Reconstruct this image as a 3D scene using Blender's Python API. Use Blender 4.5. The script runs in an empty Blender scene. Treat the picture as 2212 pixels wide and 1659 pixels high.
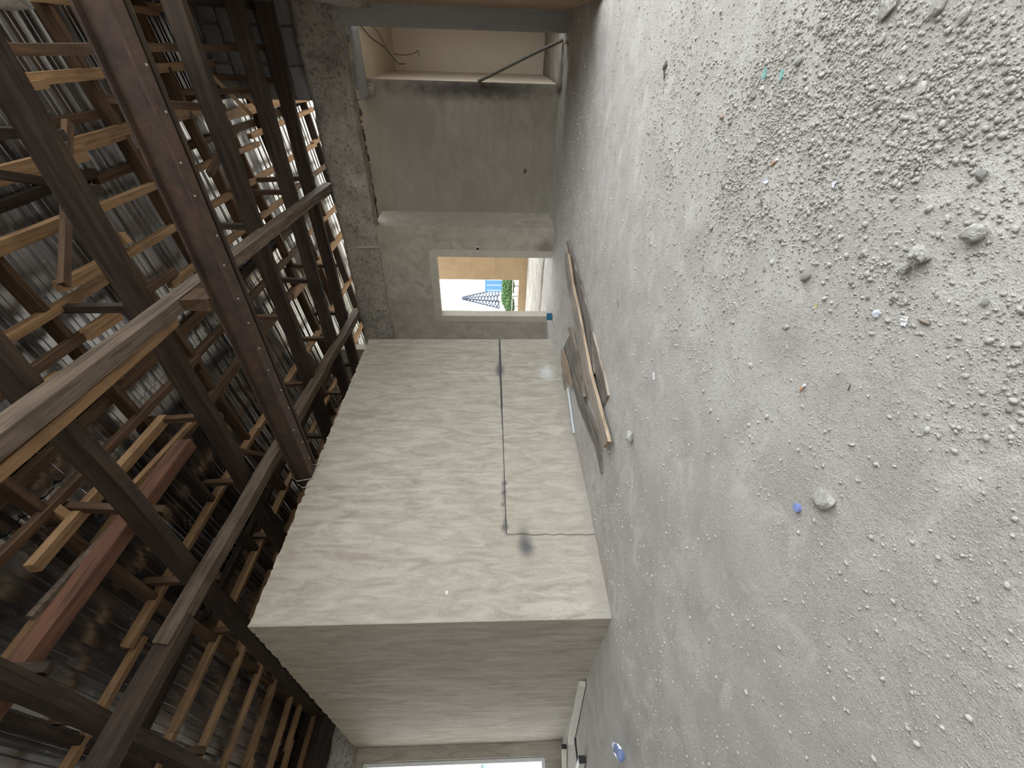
import bpy, bmesh, math, random
import numpy as np
from mathutils import Vector, Matrix, noise, Euler
random.seed(7); rng = np.random.default_rng(11)
R = math.radians
scene = bpy.context.scene
COL = scene.collection

# ------------------------------------------------------------------ camera
YAW, PITCH, FPX = R(39.124), R(-2.43), 913.2
FW = Vector((-math.sin(YAW)*math.cos(PITCH), math.cos(YAW)*math.cos(PITCH), math.sin(PITCH)))
RT = Vector((math.cos(YAW), math.sin(YAW), 0)); UP = RT.cross(FW)
EYE = Vector((0, 0, 1.0))
cam_d = bpy.data.cameras.new('camera'); cam = bpy.data.objects.new('camera', cam_d); COL.objects.link(cam)
cam_d.sensor_fit = 'HORIZONTAL'; cam_d.sensor_width = 36.0; cam_d.lens = FPX/2212*36.0
cam_d.clip_start = 0.02; cam_d.clip_end = 2000
# the photograph lies on its side: picture-right is down, picture-up is right
m = Matrix.Identity(4)
for i in range(3):
    m[i][0], m[i][1], m[i][2], m[i][3] = -UP[i], RT[i], -FW[i], EYE[i]
cam.matrix_world = m
scene.camera = cam

# ------------------------------------------------------------------ sky and exposure
w = bpy.data.worlds.new('sky'); scene.world = w; w.use_nodes = True
bg = w.node_tree.nodes['Background']; bg.inputs[0].default_value = (0.90, 0.96, 1.0, 1); bg.inputs[1].default_value = 1.0
scene.view_settings.view_transform = 'Standard'; scene.view_settings.look = 'None'
scene.view_settings.gamma = 1; scene.view_settings.use_curve_mapping = False
scene.view_settings.exposure = 2.55

# ------------------------------------------------------------------ helpers
def ray(px, py): return FW + RT*((829.5-py)/FPX) + UP*((1106-px)/FPX)
def on_z(px, py, z=0.0):
    r = ray(px, py); return EYE + r*((z-1)/r.z)
def on_x(px, py, X):
    r = ray(px, py); return EYE + r*(X/r.x)
def on_y(px, py, Y):
    r = ray(px, py); return EYE + r*(Y/r.y)

class M:
    """small node-tree builder"""
    def __init__(s, name, rough=.85, metal=0.0, spec=.3):
        s.m = bpy.data.materials.new(name); s.m.use_nodes = True; s.t = s.m.node_tree
        s.b = s.t.nodes['Principled BSDF']; s.b.inputs['Roughness'].default_value = rough
        s.b.inputs['Metallic'].default_value = metal; s.b.inputs['Specular IOR Level'].default_value = spec
        s.co = s.t.nodes.new('ShaderNodeTexCoord').outputs['Object']
    def n(s, t): return s.t.nodes.new('ShaderNode'+t)
    def l(s, a, b): s.t.links.new(a, b)
    def put(s, sock, v):
        if hasattr(v, 'is_linked') or hasattr(v, 'links'): s.l(v, sock)
        else: sock.default_value = v
    def map(s, scale, rot=(0, 0, 0), loc=(0, 0, 0)):
        q = s.n('Mapping'); s.l(s.co, q.inputs[0]); q.inputs['Scale'].default_value = scale
        q.inputs['Rotation'].default_value = rot; q.inputs['Location'].default_value = loc; return q.outputs[0]
    def noise(s, scale=5, detail=4, rough=.55, vec=None, dist=0):
        q = s.n('TexNoise'); q.inputs['Scale'].default_value = scale; q.inputs['Detail'].default_value = detail
        q.inputs['Roughness'].default_value = rough; q.inputs['Distortion'].default_value = dist
        s.l(vec if vec else s.co, q.inputs['Vector']); return q.outputs['Fac']
    def voro(s, scale, vec=None, feat='F1'):
        q = s.n('TexVoronoi'); q.inputs['Scale'].default_value = scale; q.feature = feat
        s.l(vec if vec else s.co, q.inputs['Vector']); return q.outputs['Distance']
    def ramp(s, fac, stops):
        q = s.n('ValToRGB'); e = q.color_ramp.elements
        while len(e) < len(stops): e.new(.5)
        for el, (p, c) in zip(e, stops):
            el.position = p; el.color = (c[0], c[1], c[2], 1) if hasattr(c, '__len__') else (c, c, c, 1)
        s.put(q.inputs[0], fac); return q.outputs[0]
    def mix(s, fac, a, b, mode='MIX'):
        q = s.n('Mix'); q.data_type = 'RGBA'; q.blend_type = mode
        for sock, v in ((q.inputs[0], fac), (q.inputs[6], a), (q.inputs[7], b)):
            if isinstance(v, tuple): sock.default_value = (*v, 1) if len(v) == 3 else v
            else: s.put(sock, v)
        return q.outputs[2]
    def math(s, op, a, b=0.0, clamp=False):
        q = s.n('Math'); q.operation = op; q.use_clamp = clamp
        s.put(q.inputs[0], a); s.put(q.inputs[1], b); return q.outputs[0]
    def rnd(s): return s.n('ObjectInfo').outputs['Random']
    def blob(s, c, r, warp=0.0):
        """1 inside an ellipsoid patch, fading to 0 at its rim"""
        v = s.co
        q = s.n('VectorMath'); q.operation = 'SUBTRACT'; s.l(v, q.inputs[0]); q.inputs[1].default_value = c
        d = s.n('VectorMath'); d.operation = 'DIVIDE'; s.l(q.outputs[0], d.inputs[0]); d.inputs[1].default_value = r
        e = s.n('VectorMath'); e.operation = 'LENGTH'; s.l(d.outputs[0], e.inputs[0])
        x = e.outputs['Value']
        if warp: x = s.math('ADD', x, s.math('MULTIPLY', s.math('SUBTRACT', s.noise(9, 4), .5), warp))
        g = s.n('MapRange'); g.interpolation_type = 'SMOOTHSTEP'; s.l(x, g.inputs[0])
        g.inputs[1].default_value = 1; g.inputs[2].default_value = .1; g.inputs[3].default_value = 0; g.inputs[4].default_value = 1
        return g.outputs[0]
    def bump(s, h, strength=.5, dist=.01):
        q = s.n('Bump'); q.inputs['Strength'].default_value = strength; q.inputs['Distance'].default_value = dist
        s.l(h, q.inputs['Height']); s.l(q.outputs[0], s.b.inputs['Normal'])
    def col(s, c):
        if isinstance(c, tuple): s.b.inputs['Base Color'].default_value = (*c, 1)
        else: s.l(c, s.b.inputs['Base Color'])
        return s.m

def plaster(name, a, b, c=None, stretch=(.9, .9, 2.6), scale=3.0, bump=.25, fine=60, big=.35):
    k = M(name, .9, spec=.2)
    v = k.map(stretch)
    n1 = k.noise(scale*2.2, 8, .68, v, .8)
    base = k.ramp(n1, [(.36, b), (.5, tuple((x+y)/2 for x, y in zip(a, b))), (.64, a)])
    n2 = k.noise(.7, 3, .5)
    base = k.mix(k.ramp(n2, [(.35, 0), (.7, big)]), base, c if c else b)
    n3 = k.noise(fine, 4, .6)
    base = k.mix(k.ramp(n3, [(.30, .35), (.42, 0)]), base, tuple(x*.55 for x in b))
    k.bump(k.math('ADD', k.math('MULTIPLY', n1, .7), k.math('MULTIPLY', n3, .35)), bump, .012)
    k.base = base
    return k

def wood(name, a, b, dark, rough=.75, ang=1.0):
    k = M(name, rough, spec=.25)
    v = k.map((1.6, 34, 34))
    g = k.noise(1.0, 6, .62, v, .6)
    base = k.ramp(g, [(.3, dark), (.47, b), (.66, a)])
    big = k.noise(2.6, 4, .6)
    base = k.mix(k.ramp(big, [(.48, 0), (.72, .6)]), base, dark)
    r = k.rnd()
    base = k.mix(.75, base, k.ramp(r, [(0, (.62, .60, .58)), (1, (1.0, 1.0, 1.0))]), 'MULTIPLY')
    k.bump(g, .5, .006)
    return k.col(base)

def new_obj(name, mesh, mat=None, parent=None, mw=None):
    o = bpy.data.objects.new(name, mesh); COL.objects.link(o)
    if mat and mesh and not mesh.materials: mesh.materials.append(mat)
    if mw is not None: o.matrix_basis = mw
    if parent is not None:
        o.parent = parent
        o.matrix_parent_inverse = Matrix.Translation(-Vector(parent.location)) if not any(parent.rotation_euler) else parent.matrix_basis.inverted()
    return o
def tag(o, label=None, cat=None, group=None, kind=None):
    if label: o['label'] = label
    if cat: o['category'] = cat
    if group: o['group'] = group
    if kind: o['kind'] = kind
    return o
def empty(name, loc=(0, 0, 0)):
    o = bpy.data.objects.new(name, None); COL.objects.link(o); o.location = loc; o.empty_display_size = .1; return o
def pyd(name, v, f, smooth=False):
    me = bpy.data.meshes.new(name); me.from_pydata([tuple(x) for x in v], [], f); me.validate(); me.update()
    if smooth: me.polygons.foreach_set('use_smooth', [True]*len(me.polygons))
    return me
def bm_mesh(name, bm, smooth=False):
    bmesh.ops.recalc_face_normals(bm, faces=bm.faces)
    me = bpy.data.meshes.new(name); bm.to_mesh(me); bm.free()
    if smooth: me.polygons.foreach_set('use_smooth', [True]*len(me.polygons))
    return me
def rebase(o):
    """move the origin of a mesh object to the middle of its base"""
    me = o.data; n = len(me.vertices); a = np.empty(n*3); me.vertices.foreach_get('co', a); a = a.reshape(-1, 3)
    c = Vector(((a[:, 0].min()+a[:, 0].max())/2, (a[:, 1].min()+a[:, 1].max())/2, a[:, 2].min()))
    me.transform(Matrix.Translation(-c)); o.location = Vector(o.location)+c; return o
def add_box(bm, x0, x1, y0, y1, z0, z1):
    v = [bm.verts.new(p) for p in ((x0,y0,z0),(x1,y0,z0),(x1,y1,z0),(x0,y1,z0),(x0,y0,z1),(x1,y0,z1),(x1,y1,z1),(x0,y1,z1))]
    for f in ((0,3,2,1),(4,5,6,7),(0,1,5,4),(1,2,6,5),(2,3,7,6),(3,0,4,7)): bm.faces.new([v[i] for i in f])
def box_obj(name, b, mat, parent=None, bevel=0.0):
    bm = bmesh.new(); add_box(bm, *b)
    if bevel: bmesh.ops.bevel(bm, geom=bm.edges[:], offset=bevel, segments=2, affect='EDGES')
    return new_obj(name, bm_mesh(name, bm), mat, parent)
def tube_mesh(name, pts, r, seg=8, caps=True, radii=None):
    pts = [Vector(p) for p in pts]; v = []; f = []
    for i, p in enumerate(pts):
        t = (pts[min(i+1, len(pts)-1)]-pts[max(i-1, 0)]).normalized()
        a = t.cross(Vector((0, 0, 1)) if abs(t.z) < .9 else Vector((1, 0, 0))).normalized(); b = t.cross(a)
        rr = radii[i] if radii else r
        for k in range(seg):
            q = 2*math.pi*k/seg; v.append(p+a*math.cos(q)*rr+b*math.sin(q)*rr)
    for i in range(len(pts)-1):
        for k in range(seg):
            f.append((i*seg+k, i*seg+(k+1) % seg, (i+1)*seg+(k+1) % seg, (i+1)*seg+k))
    if caps: f.append(tuple(range(seg))[::-1]); f.append(tuple(range((len(pts)-1)*seg, len(pts)*seg)))
    return pyd(name, v, f, False)

def wall_mesh(name, outline, holes, frame, thick, grid=0.0):
    """outline / holes: 2-D loops (a, z). frame(a, z, t) -> point. t runs 0 (seen face) .. thick"""
    bm = bmesh.new(); ed = []
    for loop in [outline]+holes:
        vs = [bm.verts.new((p[0], p[1], 0)) for p in loop]
        for i in range(len(vs)): ed.append(bm.edges.new((vs[i], vs[(i+1) % len(vs)])))
    bmesh.ops.triangle_fill(bm, use_beauty=True, use_dissolve=False, edges=ed)
    ret = bmesh.ops.extrude_face_region(bm, geom=bm.faces[:])
    for g in ret['geom']:
        if isinstance(g, bmesh.types.BMVert): g.co.z = thick
    for v in bm.verts: v.co = frame(v.co.x, v.co.y, v.co.z)
    return bm_mesh(name, bm)
def jag(a0, a1, z, n, amp, seed=0):
    """a torn top edge from a0 to a1"""
    out = []
    for i in range(n+1):
        t = i/n; a = a0+(a1-a0)*t
        out.append((a, z+amp*(noise.noise((a*7, seed, 0))*.7+noise.noise((a*23, seed, 5))*.6+.5*noise.noise((a*61, seed, 9)))))
    return out
def rough_box(name, b, step, amp, seed, mat, parent=None, freq=4.0):
    """box cut into a grid and pushed about by noise: rough cast concrete"""
    x0, x1, y0, y1, z0, z1 = b; bm = bmesh.new(); add_box(bm, *b)
    for ax, lo, hi in ((0, x0, x1), (1, y0, y1), (2, z0, z1)):
        n = max(1, int((hi-lo)/step))
        for i in range(1, n):
            co = [0, 0, 0]; no = [0, 0, 0]; co[ax] = lo+(hi-lo)*i/n; no[ax] = 1
            bmesh.ops.bisect_plane(bm, geom=bm.verts[:]+bm.edges[:]+bm.faces[:], plane_co=co, plane_no=no)
    bm.normal_update()
    for v in bm.verts:
        p = v.co*freq+Vector((seed, seed*2, 0))
        v.co += v.normal*amp*(noise.noise(p)+.6*noise.noise(p*3.1)+.35*noise.noise(p*8))
    return new_obj(name, bm_mesh(name, bm, True), mat, parent)

def timber(name, p0, p1, wd, ht, mat, parent='ceil', wob=.006, roll=0.0, seg=6):
    """sawn timber from p0 to p1 (middle of its lower face); wd across, ht upwards"""
    if parent == 'ceil': parent = ceil
    p0, p1 = Vector(p0), Vector(p1); d = p1-p0; L = d.length; d.normalize()
    s = d.cross(Vector((0, 0, 1))) if abs(d.z) < .95 else d.cross(Vector((0, 1, 0))); s.normalize(); u = s.cross(d)
    v = []; f = []; ph = random.random()*100
    for i in range(seg+1):
        x = L*i/seg; oy = wob*2*noise.noise((x*1.3, ph, 0)); oz = wob*2*noise.noise((x*1.3, ph, 9)); k1 = 1+.06*noise.noise((x*2, ph, 4))
        for a, b in ((-.5, 0), (.5, 0), (.5, 1), (-.5, 1)):
            jx = random.uniform(-.012, .012) if i in (0, seg) else 0
            v.append((x+jx, a*wd*k1+oy+random.uniform(-1, 1)*wob*.3, b*ht*k1+oz+random.uniform(-1, 1)*wob*.3))
    for i in range(seg):
        for q in range(4): f.append((i*4+q, (i+1)*4+q, (i+1)*4+(q+1) % 4, i*4+(q+1) % 4))
    f.append((0, 1, 2, 3)); f.append((seg*4+3, seg*4+2, seg*4+1, seg*4))
    mw = Matrix(((d.x, s.x, u.x, p0.x), (d.y, s.y, u.y, p0.y), (d.z, s.z, u.z, p0.z), (0, 0, 0, 1)))
    if roll: mw = mw @ Matrix.Rotation(roll, 4, 'X')
    # frame is (d, s, u): d x s = -u, mirror the side axis to stay right-handed
    mw = Matrix(((d.x, -s.x, u.x, p0.x), (d.y, -s.y, u.y, p0.y), (d.z, -s.z, u.z, p0.z), (0, 0, 0, 1))) @ Matrix.Rotation(roll, 4, 'X')
    me = pyd(name, v, f); bmx = bmesh.new(); bmx.from_mesh(me); bmesh.ops.recalc_face_normals(bmx, faces=bmx.faces); bmx.to_mesh(me); bmx.free()
    return new_obj(name, me, MAT[mat], parent, mw)

# ------------------------------------------------------------------ materials
def soot_wall():
    k = plaster('lit_plaster', (.485, .445, .378), (.315, .278, .225), (.37, .328, .27), stretch=(1, 2.3, .55), scale=2.3, bump=.25)
    c = k.base
    # damp dirty foot of the wall and the grey lower half
    sep = k.n('SeparateXYZ'); k.l(k.co, sep.inputs[0]); z = sep.outputs['Z']; y = sep.outputs['Y']
    zn = k.math('ADD', z, k.math('MULTIPLY', k.math('SUBTRACT', k.noise(5, 5), .5), .35))
    c = k.mix(k.ramp(zn, [(.02, .75), (.16, 0)]), c, (.33, .30, .265))
    # dark line of soot and its smudges
    for p, r, s in (((1136, 1180), (.3, .17, .12), .92), ((1080, 800), (.3, .22, .10), .8), ((1090, 1045), (.3, .05, .05), .8),
                    ((1088, 1065), (.3, .035, .05), .8), ((1086, 1090), (.3, .04, .04), .7), ((1090, 1140), (.3, .07, .06), .7), ((1130, 1150), (.3, .1, .09), .45)):
        q = on_x(p[0], p[1], -3.79)
        c = k.mix(k.math('MULTIPLY', k.blob(tuple(q), r, .35), s), c, (.10, .10, .105))
    for p, r, s in (((1080, 790), (.3, .75, .035), .75), ((1083, 870), (.3, .5, .02), .5), ((1088, 1060), (.3, .35, .03), .5), ((1091, 1130), (.3, .16, .03), .6)):
        q = on_x(p[0], p[1], -3.79); c = k.mix(k.math('MULTIPLY', k.blob(tuple(q), r, .5), s), c, (.10, .10, .105))
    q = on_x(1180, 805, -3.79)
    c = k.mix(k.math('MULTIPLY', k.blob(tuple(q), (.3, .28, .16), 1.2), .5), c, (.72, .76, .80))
    return k.col(c)
MAT = {}
MAT['lit'] = soot_wall()
k = plaster('grey_plaster', (.485, .445, .378), (.315, .278, .225), (.37, .328, .27), stretch=(2.3, 2.3, .5), scale=2.3); MAT['grey'] = k.col(k.base)
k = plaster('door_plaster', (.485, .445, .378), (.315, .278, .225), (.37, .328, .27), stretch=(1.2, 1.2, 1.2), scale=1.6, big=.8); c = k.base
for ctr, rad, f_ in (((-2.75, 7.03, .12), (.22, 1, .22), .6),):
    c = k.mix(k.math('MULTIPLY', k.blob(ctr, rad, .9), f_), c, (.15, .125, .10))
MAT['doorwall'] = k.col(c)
k = plaster('smooth_surround', (.50, .46, .39), (.42, .385, .32), (.45, .41, .345), stretch=(1.5, 1.5, 1.5), scale=1.4, bump=.12); MAT['surround'] = k.col(k.base)
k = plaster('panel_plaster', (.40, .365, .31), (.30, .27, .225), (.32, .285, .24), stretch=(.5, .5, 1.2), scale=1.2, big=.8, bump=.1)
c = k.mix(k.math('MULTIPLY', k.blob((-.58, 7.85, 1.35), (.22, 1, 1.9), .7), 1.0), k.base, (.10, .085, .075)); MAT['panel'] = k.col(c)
k = plaster('column_plaster', (.40, .40, .40), (.34, .335, .33), (.36, .36, .355), stretch=(2, 2, .4), bump=.1); MAT['column'] = k.col(k.base)
k = plaster('cream_paint', (.64, .55, .43), (.60, .51, .39), (.58, .49, .37), stretch=(1, 1, 1), scale=.8, bump=.04); MAT['cream'] = k.col(k.base)
k = plaster('warm_plaster', (.34, .24, .15), (.24, .165, .10), (.20, .14, .09), stretch=(1, 1, 2)); MAT['warm'] = k.col(k.base)
k = plaster('tan_plaster', (.47, .33, .195), (.38, .26, .15), (.32, .23, .145), stretch=(1, 1, 1), scale=1.1, bump=.3); MAT['tan'] = k.col(k.base)
k = M('rough_concrete', .95, spec=.15)
n1 = k.noise(3, 7, .65); n2 = k.noise(26, 6, .7); n3 = k.voro(38)
c = k.ramp(n1, [(.3, (.26, .235, .20)), (.5, (.43, .395, .345)), (.72, (.58, .545, .48))])
c = k.mix(k.ramp(n2, [(.34, .85), (.48, 0)]), c, (.10, .09, .075))
k.bump(k.math('ADD', n2, k.math('MULTIPLY', n1, .8)), .9, .03); MAT['concrete'] = k.col(c)
k = M('cinder_block', .95, spec=.1)
n2 = k.noise(90, 4, .7); c = k.ramp(k.noise(4, 5), [(.3, (.22, .225, .23)), (.7, (.35, .355, .355))])
c = k.mix(.6, c, k.ramp(k.rnd(), [(0, (.6, .6, .6)), (1, (1, 1, 1))]), 'MULTIPLY'); k.bump(n2, .6, .006); MAT['block'] = k.col(c)
k = M('mortar', .95, spec=.1); k.bump(k.noise(40, 5), .8, .02); MAT['mortar'] = k.col(k.ramp(k.noise(12, 5), [(.3, (.17, .165, .16)), (.7, (.28, .275, .265))]))

def floor_mat(name, light, mid, brown):
    k = M(name, .95, spec=.12)
    a = k.noise(1.1, 5, .6, dist=.4); b = k.noise(4.5, 7, .68, dist=.6); f = k.noise(170, 4, .75); v = k.voro(70); st = k.noise(3.2, 6, .65, k.map((.8, 1.35, 1), (0, 0, R(18))), .7)
    c = k.ramp(b, [(.3, brown), (.5, mid), (.68, light)])
    c = k.mix(k.ramp(a, [(.42, 0), (.65, .55)]), c, brown)
    c = k.mix(k.ramp(st, [(.54, 0), (.66, .6)]), c, tuple(min(.8, x*1.12) for x in light))
    c = k.mix(k.ramp(f, [(.30, .75), (.44, 0)]), c, tuple(x*.55 for x in brown))
    c = k.mix(k.ramp(f, [(.58, 0), (.70, .7)]), c, tuple(min(.85, x*1.3) for x in light))
    h = k.math('ADD', k.math('MULTIPLY', f, .55), k.math('MULTIPLY', b, .8))
    h = k.math('ADD', h, k.math('MULTIPLY', k.noise(240, 3, .7), .5)); h = k.math('ADD', h, k.math('MULTIPLY', k.noise(48, 4, .7), .9))
    k.bump(h, .8, .014); return k.col(c)
MAT['floor'] = floor_mat('dusty_floor', (.62, .585, .545), (.545, .51, .47), (.45, .405, .36))
MAT['ground'] = floor_mat('pale_ground', (.52, .485, .42), (.42, .385, .33), (.28, .25, .20))
def stone_mat(name, a, b, sc=14):
    k = M(name, .95, spec=.1); n1 = k.noise(sc, 6, .7); c = k.ramp(n1, [(.3, b), (.66, a)])
    c = k.mix(.5, c, k.ramp(k.rnd(), [(0, (.72, .70, .68)), (1, (1, 1, 1))]), 'MULTIPLY')
    k.bump(k.noise(sc*4, 5, .75), .8, .01); return k.col(c)
MAT['stone'] = stone_mat('grey_stone', (.64, .61, .57), (.50, .47, .43), 30)
MAT['lump'] = stone_mat('mortar_lump', (.68, .66, .60), (.34, .32, .29), 45)
MAT['pinkstone'] = stone_mat('pink_stone', (.50, .38, .32), (.36, .27, .23), 30)
MAT['wood_dark'] = wood('old_dark_wood', (.085, .060, .044), (.055, .039, .03), (.026, .019, .015))
MAT['wood_brown'] = wood('brown_wood', (.16, .095, .055), (.10, .06, .036), (.045, .028, .019))
MAT['wood_red'] = wood('red_brown_wood', (.24, .115, .07), (.155, .075, .048), (.07, .037, .026))
MAT['wood_orange'] = wood('raw_orange_wood', (.46, .285, .155), (.34, .207, .108), (.165, .098, .054))
MAT['wood_grey'] = wood('weathered_grey_wood', (.25, .195, .15), (.165, .125, .095), (.065, .05, .038))
MAT['plank_grey'] = wood('dusty_plank', (.42, .36, .30), (.30, .255, .21), (.12, .10, .085), .9)
MAT['plank_dark'] = wood('stained_plank', (.30, .265, .23), (.17, .15, .13), (.06, .052, .045), .9)
MAT['plank_tan'] = wood('sawn_plank', (.52, .39, .27), (.40, .30, .21), (.22, .16, .11), .85)
def steel_mat(nm='rusty_steel', a=(.055, .040, .036), b=(.092, .062, .050), c2=(.155, .085, .05)):
    k = M(nm, .7, .15, .3); n1 = k.noise(7, 7, .7); n2 = k.noise(60, 4, .7)
    c = k.ramp(n1, [(.32, a), (.54, b), (.76, c2)])
    c = k.mix(k.ramp(n2, [(.66, 0), (.72, .8)]), c, (.42, .36, .30)); k.bump(n2, .4, .004); return k.col(c)
MAT['steel'] = steel_mat()
def sheet_mat():
    k = M('galvanised_sheet', .3, 1.0, .5)
    st = k.noise(2.2, 6, .6, k.map((.35, 6, 1))); sp = k.noise(2.5, 5, .6)
    c = k.ramp(st, [(.3, (.50, .505, .52)), (.7, (.84, .84, .85))])
    c = k.mix(k.ramp(sp, [(.55, 0), (.75, .35)]), c, (.42, .40, .385))
    c = k.mix(.55, c, k.ramp(k.rnd(), [(0, (.68, .68, .70)), (1, (1, 1, 1))]), 'MULTIPLY')
    k.l(k.ramp(sp, [(.3, .20), (.75, .32)]), k.b.inputs['Roughness']); return k.col(c)
MAT['sheet'] = sheet_mat()
def flat(name, c, rough=.6, metal=0.0, spec=.4, vary=.15):
    k = M(name, rough, metal, spec); n1 = k.noise(25, 4); return k.col(k.ramp(n1, [(.3, tuple(x*(1-vary) for x in c)), (.7, c)]))
MAT['white_metal'] = flat('cream_painted_metal', (.72, .68, .60), .5)
MAT['black'] = flat('black_plastic', (.03, .03, .032), .5)
MAT['pipe'] = flat('pale_pipe', (.62, .64, .66), .4)
MAT['iron'] = flat('bare_iron_rod', (.55, .52, .48), .5, .3)
MAT['pole'] = flat('stained_pole', (.16, .135, .115), .7, 0, .3, .6)
MAT['wire'] = flat('wire_insulation', (.10, .075, .055), .5)
MAT['wire_pale'] = flat('dusty_wire', (.42, .34, .25), .7)
MAT['blue'] = flat('blue_plastic', (.25, .30, .58), .6)
MAT['teal'] = flat('teal_wrapper', (.02, .14, .24), .4)
MAT['paper'] = flat('white_paper', (.78, .78, .78), .8)
MAT['clear_white'] = flat('milky_plastic', (.66, .70, .80), .3)
MAT['butt'] = flat('cork_tip_paper', (.62, .38, .24), .8)
MAT['yellow'] = flat('yellow_scrap', (.75, .62, .12), .7)
MAT['frame_white'] = flat('white_window_frame', (.80, .80, .80), .4)
MAT['bluepaint'] = flat('blue_sheet_wall', (.05, .15, .42), .6)
MAT['leaf'] = flat('leaf_green', (.13, .24, .09), .7, 0, .3, .6)
MAT['bark'] = flat('bark', (.16, .12, .09), .9)
MAT['tower'] = flat('tower_steel', (.05, .065, .09), .6, .0)
MAT['redpaint'] = flat('pink_red_wall', (.55, .34, .31), .7)
MAT['tealpaint'] = flat('pale_teal_wall', (.36, .50, .50), .7)
MAT['palewall'] = flat('pale_far_wall', (.72, .72, .70), .8)
def glass_mat(name, col, rough=.05):
    k = M(name, rough, 0, .5); k.b.inputs['Transmission Weight'].default_value = .85; k.b.inputs['IOR'].default_value = 1.35; return k.col(col)
MAT['bottle'] = glass_mat('thin_blue_plastic', (.50, .62, .98), .12)
MAT['aqua'] = glass_mat('aqua_glass', (.55, .92, .88), .05)

# ------------------------------------------------------------------ the room: floor and ground
XO = 2.6   # eave on the right, beyond the frame: open courtyard after it
XL, XB, XR = -8.06, -3.79, .31           # street wall, plastered block, right wall
YB, YF, YD, YP, YN = 1.50, 5.81, 7.03, 7.82, -1.7   # block near side, block far end, door wall, recess panel, wall behind
ZT = 3.0
def fz(x, y):
    h = .010*noise.noise((x*1.3, y*1.3, 0))+.006*noise.noise((x*4, y*4, 3))
    if x > -.25 and y > 4.0: h += .08*min(1, (x+.25)/.5)*min(1, (y-4.0)/1.5)*(.8+.5*noise.noise((x*3, y*3, 8)))
    return h
NX, NY = 280, 220
xs = np.linspace(XL-.1, XO+.1, NX); ys = np.linspace(YN, YD+1.0, NY)
fv = [(x, y, fz(x, y)) for y in ys for x in xs]
ff = [(j*NX+i, j*NX+i+1, (j+1)*NX+i+1, (j+1)*NX+i) for j in range(NY-1) for i in range(NX-1)]
o = new_obj('floor', pyd('floor', fv, ff, True), MAT['floor']); tag(o, 'dusty grey cement floor strewn with grit and gravel', 'floor', kind='structure')
bm = bmesh.new(); add_box(bm, -160, 120, -60, 240, -.5, -.035)
o = new_obj('ground', bm_mesh('ground', bm), MAT['ground']); tag(o, 'pale bare ground outside the building', 'ground', kind='structure')
# raised rough slab of the yard behind the doorway
rough_box('yard_slab', (-9.5, -.55, YD+1.0, 12.1, -.3, .0), .35, .02, 3, MAT['ground'])
tag(bpy.data.objects['yard_slab'], 'rough pale concrete slab of the yard behind the doorway', 'yard slab', kind='structure')

# ------------------------------------------------------------------ walls
def fx(X, s):   # wall in plane x = X, seen face towards +x (s=-1: body extends to -x)
    return lambda a, z, t: Vector((X+s*t, a, z))
def fy(Y, s=1):
    return lambda a, z, t: Vector((a, Y+s*t, z))
ol = [(YB+.004, -.1), (YF, -.1)]+jag(YF, YB+.004, ZT+.015, 150, .028, 1)
o = new_obj('wall_partition', wall_mesh('wall_partition', ol, [], fx(XB, -1), .14), MAT['lit'])
tag(o, 'brightly lit plastered side of the inner block with a soot-stained groove', 'wall', kind='structure')
# the thin raised plaster coat below the soot line
zl = lambda y: on_x(1080+(y-735)/420*15, y, XB).z
pts = []
for i in range(61):
    yy = 735+420*i/60; q = on_x(1080+15*i/60, yy, XB); pts.append((q.y, q.z+.004*noise.noise((q.y*9, 1, 2))))
q0 = pts[-1]; lo = [(q0[0]+.02*noise.noise((i*.9, 3, 3))-.02*i/14, q0[1]*(1-i/14)-.05*i/14) for i in range(1, 15)]
coat = pts+lo+[(YF, -.05)]
o2 = new_obj('plaster_coat', wall_mesh('plaster_coat', coat, [], lambda a, z, t: Vector((XB+.016-t, a, z)), .02), MAT['lit'], o)
# soot bead lying along the upper edge of that coat
bead = [Vector((XB+.006, p[0], p[1]+.006)) for p in pts]
k = M('soot', .95, spec=.05)
new_obj('soot_line', tube_mesh('soot_line', bead, .008, 6, radii=[.016 if i < 22 else .009 if i < 28 else (.004+.006*max(0, noise.noise((i*.35, 4, 4)))) for i in range(61)]), k.col((.085, .083, .085)), o)
t = on_x(965, 1280, XB)
o2 = new_obj('paper_scrap', pyd('paper_scrap', [(XB+.004, t.y-.015, t.z-.01), (XB+.003, t.y+.018, t.z-.012), (XB+.008, t.y+.01, t.z+.012), (XB+.004, t.y-.02, t.z+.008), (XB-.004, t.y, t.z)],
     [(0, 1, 2, 3), (0, 4, 1), (1, 4, 2), (2, 4, 3), (3, 4, 0)]), MAT['paper']); rebase(o2)
tag(o2, 'tiny white paper scrap stuck on the lit plaster wall', 'paper scrap')

ol = [(XL-.2, -.1), (XB-.002, -.1)]+jag(XB-.002, XL-.2, ZT+.01, 150, .028, 4)
o = new_obj('wall_block_front', wall_mesh('wall_block_front', ol, [], fy(YB), .14), MAT['grey'])
tag(o, 'shaded grey plaster wall meeting the lit wall at an outer corner', 'wall', kind='structure')
o = box_obj('wall_block_rear', (XL, XB-.03, YF-.14, YF-.01, -.1, ZT-.02), MAT['grey']); tag(o, 'rear wall of the inner plastered block, mostly hidden', 'wall', kind='structure')
o = box_obj('wall_rear', (XL-.2, -4.85, YD+.02, YD+.2, -.1, 4.05), MAT['grey']); tag(o, 'far side wall of the building behind the block', 'wall', kind='structure')
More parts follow.
